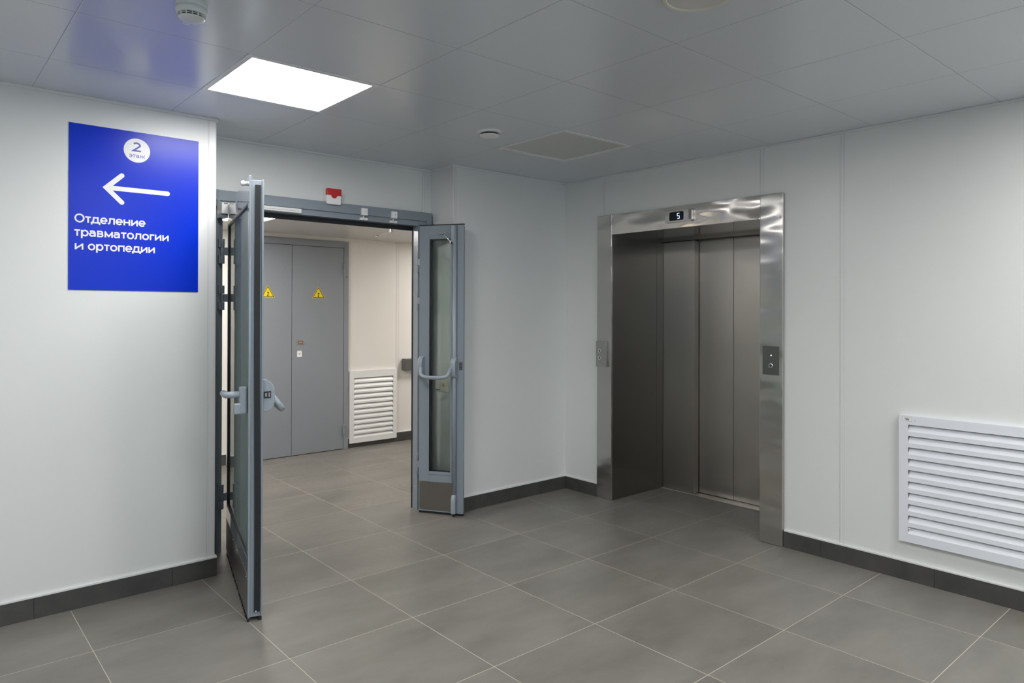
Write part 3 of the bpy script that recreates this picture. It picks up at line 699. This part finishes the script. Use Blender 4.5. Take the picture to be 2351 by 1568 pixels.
# call box on the left casing
cb = thing('call_panel', (PX, .828, 1.01), 'raised steel call box with up and down buttons on the left casing', 'call panel')
boxes('panel_box', [(PX-.022, PX-.0003, .777, .882, 1.010, 1.208)], M['steel'], cb, .004)
for z, up in ((1.134, 1), (1.078, -1)):
    bm = bmesh.new(); yb_ = .838; add_cyl(bm, (PX-.0222, yb_, z), (PX-.0275, yb_, z), .0175, .016, 32)
    bt = build('call_button', bm, M['chrome'], cb, .001)
    bm = bmesh.new(); f2 = fx(PX-.0275)
    add_prism(bm, [(yb_, z+up*.010), (yb_-.009, z-up*.004), (yb_-.003, z-up*.004), (yb_-.003, z-up*.010), (yb_+.003, z-up*.010), (yb_+.003, z-up*.004), (yb_+.009, z-up*.004)], f2, .0001, .0006)
    build('arrow_mark', bm, M['ink'], bt)
# key plate on the right casing
PR = PX-.004
kp = thing('key_switch_panel', (PR, -.557, 1.046), 'flat dark steel plate with an indicator and a cross-slotted switch on the right casing', 'switch panel')
boxes('plate', [(PR-.0016, PR-.0002, -.612, -.502, 1.046, 1.223)], M['steel_plate'], kp, .0003)
boxes('plate_edge', [(PR-.0022, PR-.0002, -.6145, -.6123, 1.046, 1.223)], M['steel_casing'], kp, .0003)
bm = bmesh.new(); add_cyl(bm, (PR-.0017, -.558, 1.166), (PR-.004, -.558, 1.166), .010, .008, 24); il = build('indicator_ring', bm, M['steel_plate'], kp, .0005)
bm = bmesh.new(); add_cyl(bm, (PR-.0041, -.560, 1.167), (PR-.0052, -.560, 1.167), .0035, .003, 12); build('indicator_light', bm, M['lamp_dot'], il)
bm = bmesh.new(); add_cyl(bm, (PR-.0017, -.558, 1.104), (PR-.008, -.558, 1.104), .0165, .014, 32); sw = build('cross_switch', bm, M['chrome'], kp, .001)
bm = bmesh.new(); f3 = fx(PR-.008)
for a, b_ in ((.0025, .009), (.009, .0025)): add_prism(bm, [(-.558+a, 1.104+b_), (-.558-a, 1.104+b_), (-.558-a, 1.104-b_), (-.558+a, 1.104-b_)], f3, .0001, .0005)
build('cross_slot', bm, M['ink'], sw)

# ================================================================== VENTS
def louvre(root, fr3, a0, a1, z0, z1, ia0, ia1, ztops, slot, depth, mt, rim=.002):
    """fr3(a, d, z): a along the wall, d out of the wall (0 = wall face)"""
    def bx(bm, A0, A1, d0, d1, Z0, Z1, mi=0):
        v = [bm.verts.new(fr3(a, dd, z)) for z in (Z0, Z1) for dd in (d0, d1) for a in (A0, A1)]
        for f in ((0, 2, 3, 1), (4, 5, 7, 6), (0, 1, 5, 4), (2, 6, 7, 3), (0, 4, 6, 2), (1, 3, 7, 5)): bm.faces.new([v[i] for i in f]).material_index = mi
    bm = bmesh.new(); tk = .002
    bx(bm, a0, ia0, depth-tk, depth, z0, z1); bx(bm, ia1, a1, depth-tk, depth, z0, z1)
    bx(bm, ia0, ia1, depth-tk, depth, ztops[0], z1)
    bx(bm, ia0, ia1, depth-tk, depth, z0, ztops[-1]-slot)
    # returns to the wall
    bx(bm, a0, a0+tk, .0005, depth-tk, z0, z1); bx(bm, a1-tk, a1, .0005, depth-tk, z0, z1)
    bx(bm, a0+tk, a1-tk, .0005, depth-tk, z0, z0+tk); bx(bm, a0+tk, a1-tk, .0005, depth-tk, z1-tk, z1)
    build('frame', bm, mt, root, 0)
    bm = bmesh.new()
    for k, zt in enumerate(ztops):
        if k+1 < len(ztops): bx(bm, ia0, ia1, depth-tk, depth, ztops[k+1], zt-slot)
        v = [bm.verts.new(fr3(a, dd, z)) for a in (ia0, ia1) for dd, z in ((depth, zt-slot), (depth-.017, zt-.004), (depth-.0185, zt-.004), (depth-.0015, zt-slot-.002))]
        bm.faces.new((v[0], v[4], v[5], v[1])); bm.faces.new((v[1], v[5], v[6], v[2])); bm.faces.new((v[2], v[6], v[7], v[3])); bm.faces.new((v[3], v[7], v[4], v[0])); bm.faces.new(v[0:4]); bm.faces.new(v[4:8][::-1])
    build('slats', bm, mt, root, 0)
    bm = bmesh.new(); bx(bm, ia0-.005, ia1+.005, .001, .002, ztops[-1]-slot-.01, ztops[0]+.01); build('backing', bm, M['dark'], root)
v1 = thing('wall_vent', (XR, -1.80, .212), 'large pale grey louvred vent low on the elevator wall', 'vent', None)
louvre(v1, lambda a, dd, z: Vector((XR-dd, a, z)), -2.30, -1.301, .212, .886, -2.255, -1.347, [.838-.0604*k for k in range(10)], .037, .030, M['vent'])
fv = lambda a, b_, dpt: Vector((XR-.030-dpt, a, b_))
bm = bmesh.new(); add_prism(bm, [(-1.3185, .879), (-1.366, .879), (-1.366, .855), (-1.3185, .855)], fv, .0001, .0004); tg = build('tag', bm, M['plastic'], v1)
bm = bmesh.new(); stroke_poly(bm, [(-1.320, .8775), (-1.3645, .8775), (-1.3645, .8565), (-1.320, .8565)], .0016, fv, .0005, closed=True); build('tag_border', bm, M['groove'], tg)
bm = bmesh.new(); fvm = lambda a, b_, dpt: fv(-a, b_, dpt)
text_mesh(bm, 'ПД4', fvm, 1.331, 1.353, .862, .0155, .0005, w=.12); build('tag_text', bm, M['ink'], tg)
for q in ((-1.381, .862), (-1.352, .285)):
    bm = bmesh.new(); add_cyl(bm, (XR-.030, *q), (XR-.0325, *q), .0055, .004, 16); sc_ = build('screw', bm, M['plastic'], v1)
    bm = bmesh.new(); add_cyl(bm, (XR-.0325, *q), (XR-.0328, *q), .0016, n=8); build('screw_recess', bm, M['ink'], sc_)
v2 = thing('wall_vent', (1.395, YF, .045), 'white louvred vent beside the electrical cupboard door in the corridor', 'vent', None)
louvre(v2, lambda a, dd, z: Vector((a, YF-dd, z)), 1.112, 1.678, .048, .802, 1.160, 1.632, [.728-.0535*k for k in range(12)], .036, .030, M['vent_c'])

# ================================================================== ELECTRICAL CUPBOARD DOOR
DZT = 2.078
d3 = thing('door_3', (.484, YF, 0), 'grey steel double cupboard door with two yellow electrical hazard triangles', 'door', kind='structure')
y0 = YF-.022
boxes('door_frame', [(-.125, -.072, y0, YF-.0003, 0, 2.145), (1.045, 1.098, y0, YF-.0003, 0, 2.145), (-.072, 1.045, y0, YF-.0003, DZT+.004, 2.145)], M['grey'], d3, .002)
boxes('gap_backing', [(-.072, 1.045, YF-.006, YF-.0004, 0, DZT+.004)], M['black'], d3)
la = boxes('door_leaf', [(-.069, .4815, YF-.020, YF-.0065, .006, DZT)], M['grey'], d3, .001)
lb = boxes('door_leaf', [(.4865, 1.0405, YF-.020, YF-.0065, .006, DZT)], M['grey'], d3, .001)
ffw = lambda a, b_, dpt: Vector((a, YF-.020-dpt, b_))
bm = bmesh.new(); add_prism(bm, rrect(.537, .613, 1.096, 1.138, .004), ffw, .0002, .004); hp = build('flush_handle', bm, mat('brass_steel', (.50, .40, .32), .25, 1.0), lb, .001)
bm = bmesh.new(); stroke_poly(bm, [(.552, 1.106), (.598, 1.106), (.598, 1.128), (.552, 1.128)], .004, ffw, .0042, closed=True, mi=0); build('handle_recess', bm, M['ink'], hp)
bm = bmesh.new(); add_prism(bm, rrect(.538, .587, .972, 1.036, .005), ffw, .0002, .003); ks = build('key_plate', bm, M['plastic'], lb, .0008)
bm = bmesh.new(); add_prism(bm, circ(.5625, 1.004, .009, 16), lambda a, b_, dd: ffw(a, 1.004+(b_-1.004)*.35, dd), .0031, .0035)
for q in ((.545, 1.028), (.580, 1.028), (.545, .980), (.580, .980)): add_prism(bm, circ(*q, .0022, 8), ffw, .0031, .0035)
build('keyhole', bm, M['ink'], ks)
for z0_, z1_ in ((1.815, 1.925), (.145, .255)):
    bm = bmesh.new()
    for a, b_ in ((z0_, (z0_+z1_)/2-.002), ((z0_+z1_)/2+.002, z1_)): add_cyl(bm, (1.043, YF-.030, a), (1.043, YF-.030, b_), .009, .009, 16)
    add_box(bm, 1.043, 1.062, YF-.026, YF-.0225, z0_, (z0_+z1_)/2-.002); add_box(bm, 1.018, 1.043, YF-.024, YF-.0205, (z0_+z1_)/2+.002, z1_)
    hg = build('hinge', bm, M['grey'], d3, .0008)
    bm = bmesh.new(); add_cyl(bm, (1.043, YF-.030, (z0_+z1_)/2-.002), (1.043, YF-.030, (z0_+z1_)/2+.002), .0085, .0085, 16); build('hinge_washer', bm, M['chrome'], hg)
bm = bmesh.new(); text_mesh(bm, '364', lambda a, b_, dd: Vector((a, y0-dd, b_)), 1.064, 1.090, 1.775, .018, .0004, w=.11); build('stencil_number', bm, M['ink'], d3)
for cx_, lab in ((.243, 'yellow electrical hazard triangle partly hidden by the open glazed leaf'), (.762, 'yellow electrical hazard triangle on the cupboard leaf nearer the vent')):
    tr = thing('hazard_sticker', (cx_, YF-.020, 1.56), lab, 'warning sign', 'hazard triangles on the cupboard door')
    def tri(h): return [(cx_-.068*h, 1.598-.038*h), (cx_+.068*h, 1.598-.038*h), (cx_, 1.598+.078*h)]
    bm = bmesh.new(); add_prism(bm, tri(1.0), ffw, .0002, .0006); build('sticker', bm, M['yellow'], tr)
    bm = bmesh.new(); stroke_poly(bm, tri(.84), .0055, ffw, .0008, closed=True)
    bo = [(.008, .046), (-.010, .012), (.000, .014), (-.004, -.006), (-.009, -.004), (.000, -.026), (.006, -.004), (.002, -.006), (.010, .024), (.000, .022)]
    bm.faces.new([bm.verts.new(ffw(cx_+a, 1.588+b_, .0008)) for a, b_ in bo]); build('hazard_symbol', bm, M['ink'], tr)

# grey box further right on the corridor wall
gb = thing('wall_dispenser', (1.86, YF, .77), 'dark grey rounded box on the corridor wall beside the narrow leaf', 'dispenser')
bm = bmesh.new(); add_prism(bm, rrect(1.752, 1.985, .775, .902, .016), lambda a, b_, dd: Vector((a, YF-dd, b_)), .0005, .075); build('box_body', bm, painted('dark_grey_plastic', (.10, .10, .098), .35), gb, .006, seg=3)
bm = bmesh.new(); add_box(bm, 1.756, 1.981, YF-.072, YF-.006, .9022, .9055); build('lid', bm, M['grey'], gb, .001)

# exit button plate on the projecting wall's narrow side (seen through the narrow leaf)
fj = lambda a, b_, dpt: Vector((XJ-dpt, a, b_))
ep = thing('exit_button_plate', (XJ, 1.372, .85), 'cream double switch plate seen through the glass of the narrow leaf', 'switch')
bm = bmesh.new(); add_prism(bm, rrect(1.294, 1.452, .855, .948, .005), fj, .0003, .010); build('plate', bm, M['cream_plastic'], ep, .003)
bm = bmesh.new(); add_prism(bm, rrect(1.306, 1.366, .868, .932, .003), fj, .0102, .014); bt = build('button', bm, M['cream_plastic'], ep, .001)
bm = bmesh.new(); add_prism(bm, rrect(1.382, 1.440, .868, .932, .003), fj, .0102, .014); build('blank_cover', bm, M['cream_plastic'], ep, .001)
bm = bmesh.new(); stroke_poly(bm, arc(1.336, .902, .012, .012, 0, 345, 23), .0028, fj, .0143, closed=True); stroke_poly(bm, [(1.336, .910), (1.336, .894)], .004, fj, .0143); stroke_poly(bm, [(1.342, .900), (1.330, .900)], .003, fj, .0143); build('red_symbol', bm, M['redink'], bt)
bm = bmesh.new(); add_prism(bm, rrect(1.384, 1.438, .864, .8665, .001), fj, .0102, .0145); build('slot', bm, M['ink'], ep)

# ================================================================== CEILING FITTINGS
LAB = {(3, -7): 'bright square panel light tight to the vent wall, behind the viewer', (-1, 0): 'bright square panel light set in the ceiling near the sign', (2, 0): 'unlit square panel light in the ceiling before the corner', (-1, -4): 'bright square panel light in the ceiling over the viewer',
       (2, -5): 'bright square panel light near the vent wall, out of the picture', (-4, -2): 'bright square panel light in the far lobby by the sign wall', (-4, -7): 'bright square panel light in the far lobby by the window', (-1, -8): 'bright square panel light nearest the rear window'}
for i, j, s in LIGHTS:
    xa, xb, ya, yb = fixture_cell(i, j)
    L = thing('ceiling_light', ((xa+xb)/2, (ya+yb)/2, H), LAB[(i, j)], 'ceiling light', 'square panel lights in the lobby ceiling')
    g_ = -.001; fw = .024
    def rim(w0, w1, z0_, z1_): return [(xa+w0, xb-w0, ya+w0, ya+w1, z0_, z1_), (xa+w0, xb-w0, yb-w1, yb-w0, z0_, z1_), (xa+w0, xa+w1, ya+w1, yb-w1, z0_, z1_), (xb-w1, xb-w0, ya+w1, yb-w1, z0_, z1_)]
    boxes('frame', rim(g_, fw, H-.0035, H+.012), M['trim'], L, .0012)
    boxes('diffuser', [(xa+fw, xb-fw, ya+fw, yb-fw, H+.003, H+.010)], M['led'] if s == 'on' else M['bulb'], L)
for k, (cx_, cy_) in enumerate(CL[:3]):
    L = thing('ceiling_light', (cx_, cy_, HC), ['lit panel light in the corridor ceiling just inside the door', 'lit panel light in the corridor ceiling beyond the vent', 'lit panel light in the corridor ceiling to the far left'][k], 'ceiling light', 'panel lights in the corridor ceiling')
    def rim(w0, w1, z0_, z1_): xa, xb, ya, yb = cx_-.3, cx_+.3, cy_-.3, cy_+.3; return [(xa+w0, xb-w0, ya+w0, ya+w1, z0_, z1_), (xa+w0, xb-w0, yb-w1, yb-w0, z0_, z1_), (xa+w0, xa+w1, ya+w1, yb-w1, z0_, z1_), (xb-w1, xb-w0, ya+w1, yb-w1, z0_, z1_)]
    boxes('frame', rim(-.001, .024, HC-.0035, HC+.012), M['trim'], L, .0012)
    boxes('diffuser', [(cx_-.276, cx_+.276, cy_-.276, cy_+.276, HC+.002, HC+.010)], M['led_c'], L)

c = (-1.682, -.296)
sd = thing('smoke_detector', (*c, H), 'white smoke detector hanging from the ceiling near the top edge by the lit panel', 'smoke detector')
bm = bmesh.new(); add_lathe(bm, c, [(.0, H-.0002), (.049, H-.0002), (.050, H-.004), (.050, H-.017), (.0485, H-.018)]); build('mounting_base', bm, M['detector'], sd)
bm = bmesh.new(); add_lathe(bm, c, [(.046, H-.018), (.0495, H-.0185), (.0495, H-.028), (.047, H-.036), (.044, H-.040), (.036, H-.040)]); b1 = build('body', bm, M['detector'], sd)
for f in b1.data.polygons: f.use_smooth = True
bm = bmesh.new(); add_lathe(bm, c, [(.038, H-.040), (.038, H-.050)]); build('chamber', bm, M['ink'], sd)
bm = bmesh.new()
for k in range(14):
    a = 2*PI*k/14; q = Vector((c[0]+.041*math.cos(a), c[1]+.041*math.sin(a), H-.045)); tdir = Vector((-math.sin(a), math.cos(a), 0)); nn = Vector((math.cos(a), math.sin(a), 0))
    lbox(bm, lambda s_, o_, z_: q+tdir*s_+nn*o_+Vector((0, 0, z_)), -.0012, .0012, -.004, .003, -.006, .006)
add_lathe(bm, c, [(.0375, H-.0448), (.0435, H-.0448), (.0432, H-.0462), (.0375, H-.0462)])
build('grille', bm, M['detector'], sd)
bm = bmesh.new(); add_lathe(bm, c, [(.042, H-.0505), (.0415, H-.0515), (.034, H-.0575), (.020, H-.0600), (0, H-.0605)]); b2 = build('cap', bm, M['detector'], sd)
for f in b2.data.polygons: f.use_smooth = True
c = (-1.645, -.105)
nt = thing('ceiling_tag', (*c, H), 'tiny white sticker with a mark on the ceiling beside the smoke detector', 'sticker')
boxes('sticker', [(c[0]-.012, c[0]+.012, c[1]-.009, c[1]+.009, H-.0006, H-.0001)], M['trim'], nt)
bm = bmesh.new(); stroke_poly(bm, [(c[0]-.004, c[1]+.004), (c[0]-.004, c[1]-.004), (c[0]+.004, c[1]-.004), (c[0]+.004, c[1]+.002)], .0015, lambda a, b_, dd: Vector((a, b_, H-.0008)), 0); build('mark', bm, M['groove'], nt)

c = (.147, .361)
dv = thing('ceiling_detector', (*c, H), 'low round white detector on the ceiling beside the unlit panel', 'detector')
bm = bmesh.new(); add_lathe(bm, c, [(0, H-.0002), (.074, H-.0002), (.074, H-.004), (.068, H-.010), (.050, H-.011)]); build('flange', bm, M['plastic'], dv)
bm = bmesh.new(); add_lathe(bm, c, [(.046, H-.011), (.046, H-.021)]); build('neck', bm, M['ink'], dv)
bm = bmesh.new(); add_lathe(bm, c, [(0, H-.020), (.055, H-.020), (.0575, H-.022), (.055, H-.026), (.030, H-.029), (0, H-.029)]); b3 = build('lower_disc', bm, M['plastic'], dv)
c = (-.451, -1.453)
rp = thing('round_ceiling_plate', (*c, H), 'round ceiling fitting with a pale rim cut by the top edge', 'ceiling fitting')
bm = bmesh.new(); add_lathe(bm, c, [(.114, H-.0002), (.114, H-.004), (.110, H-.007), (.100, H-.007), (.097, H-.003)]); build('rim', bm, painted('cream_rim', (.62, .61, .52), .4), rp)
bm = bmesh.new(); add_lathe(bm, c, [(0, H-.0005), (.098, H-.0005), (.098, H-.003), (0, H-.004)]); build('disc', bm, M['ceil_c'], rp)
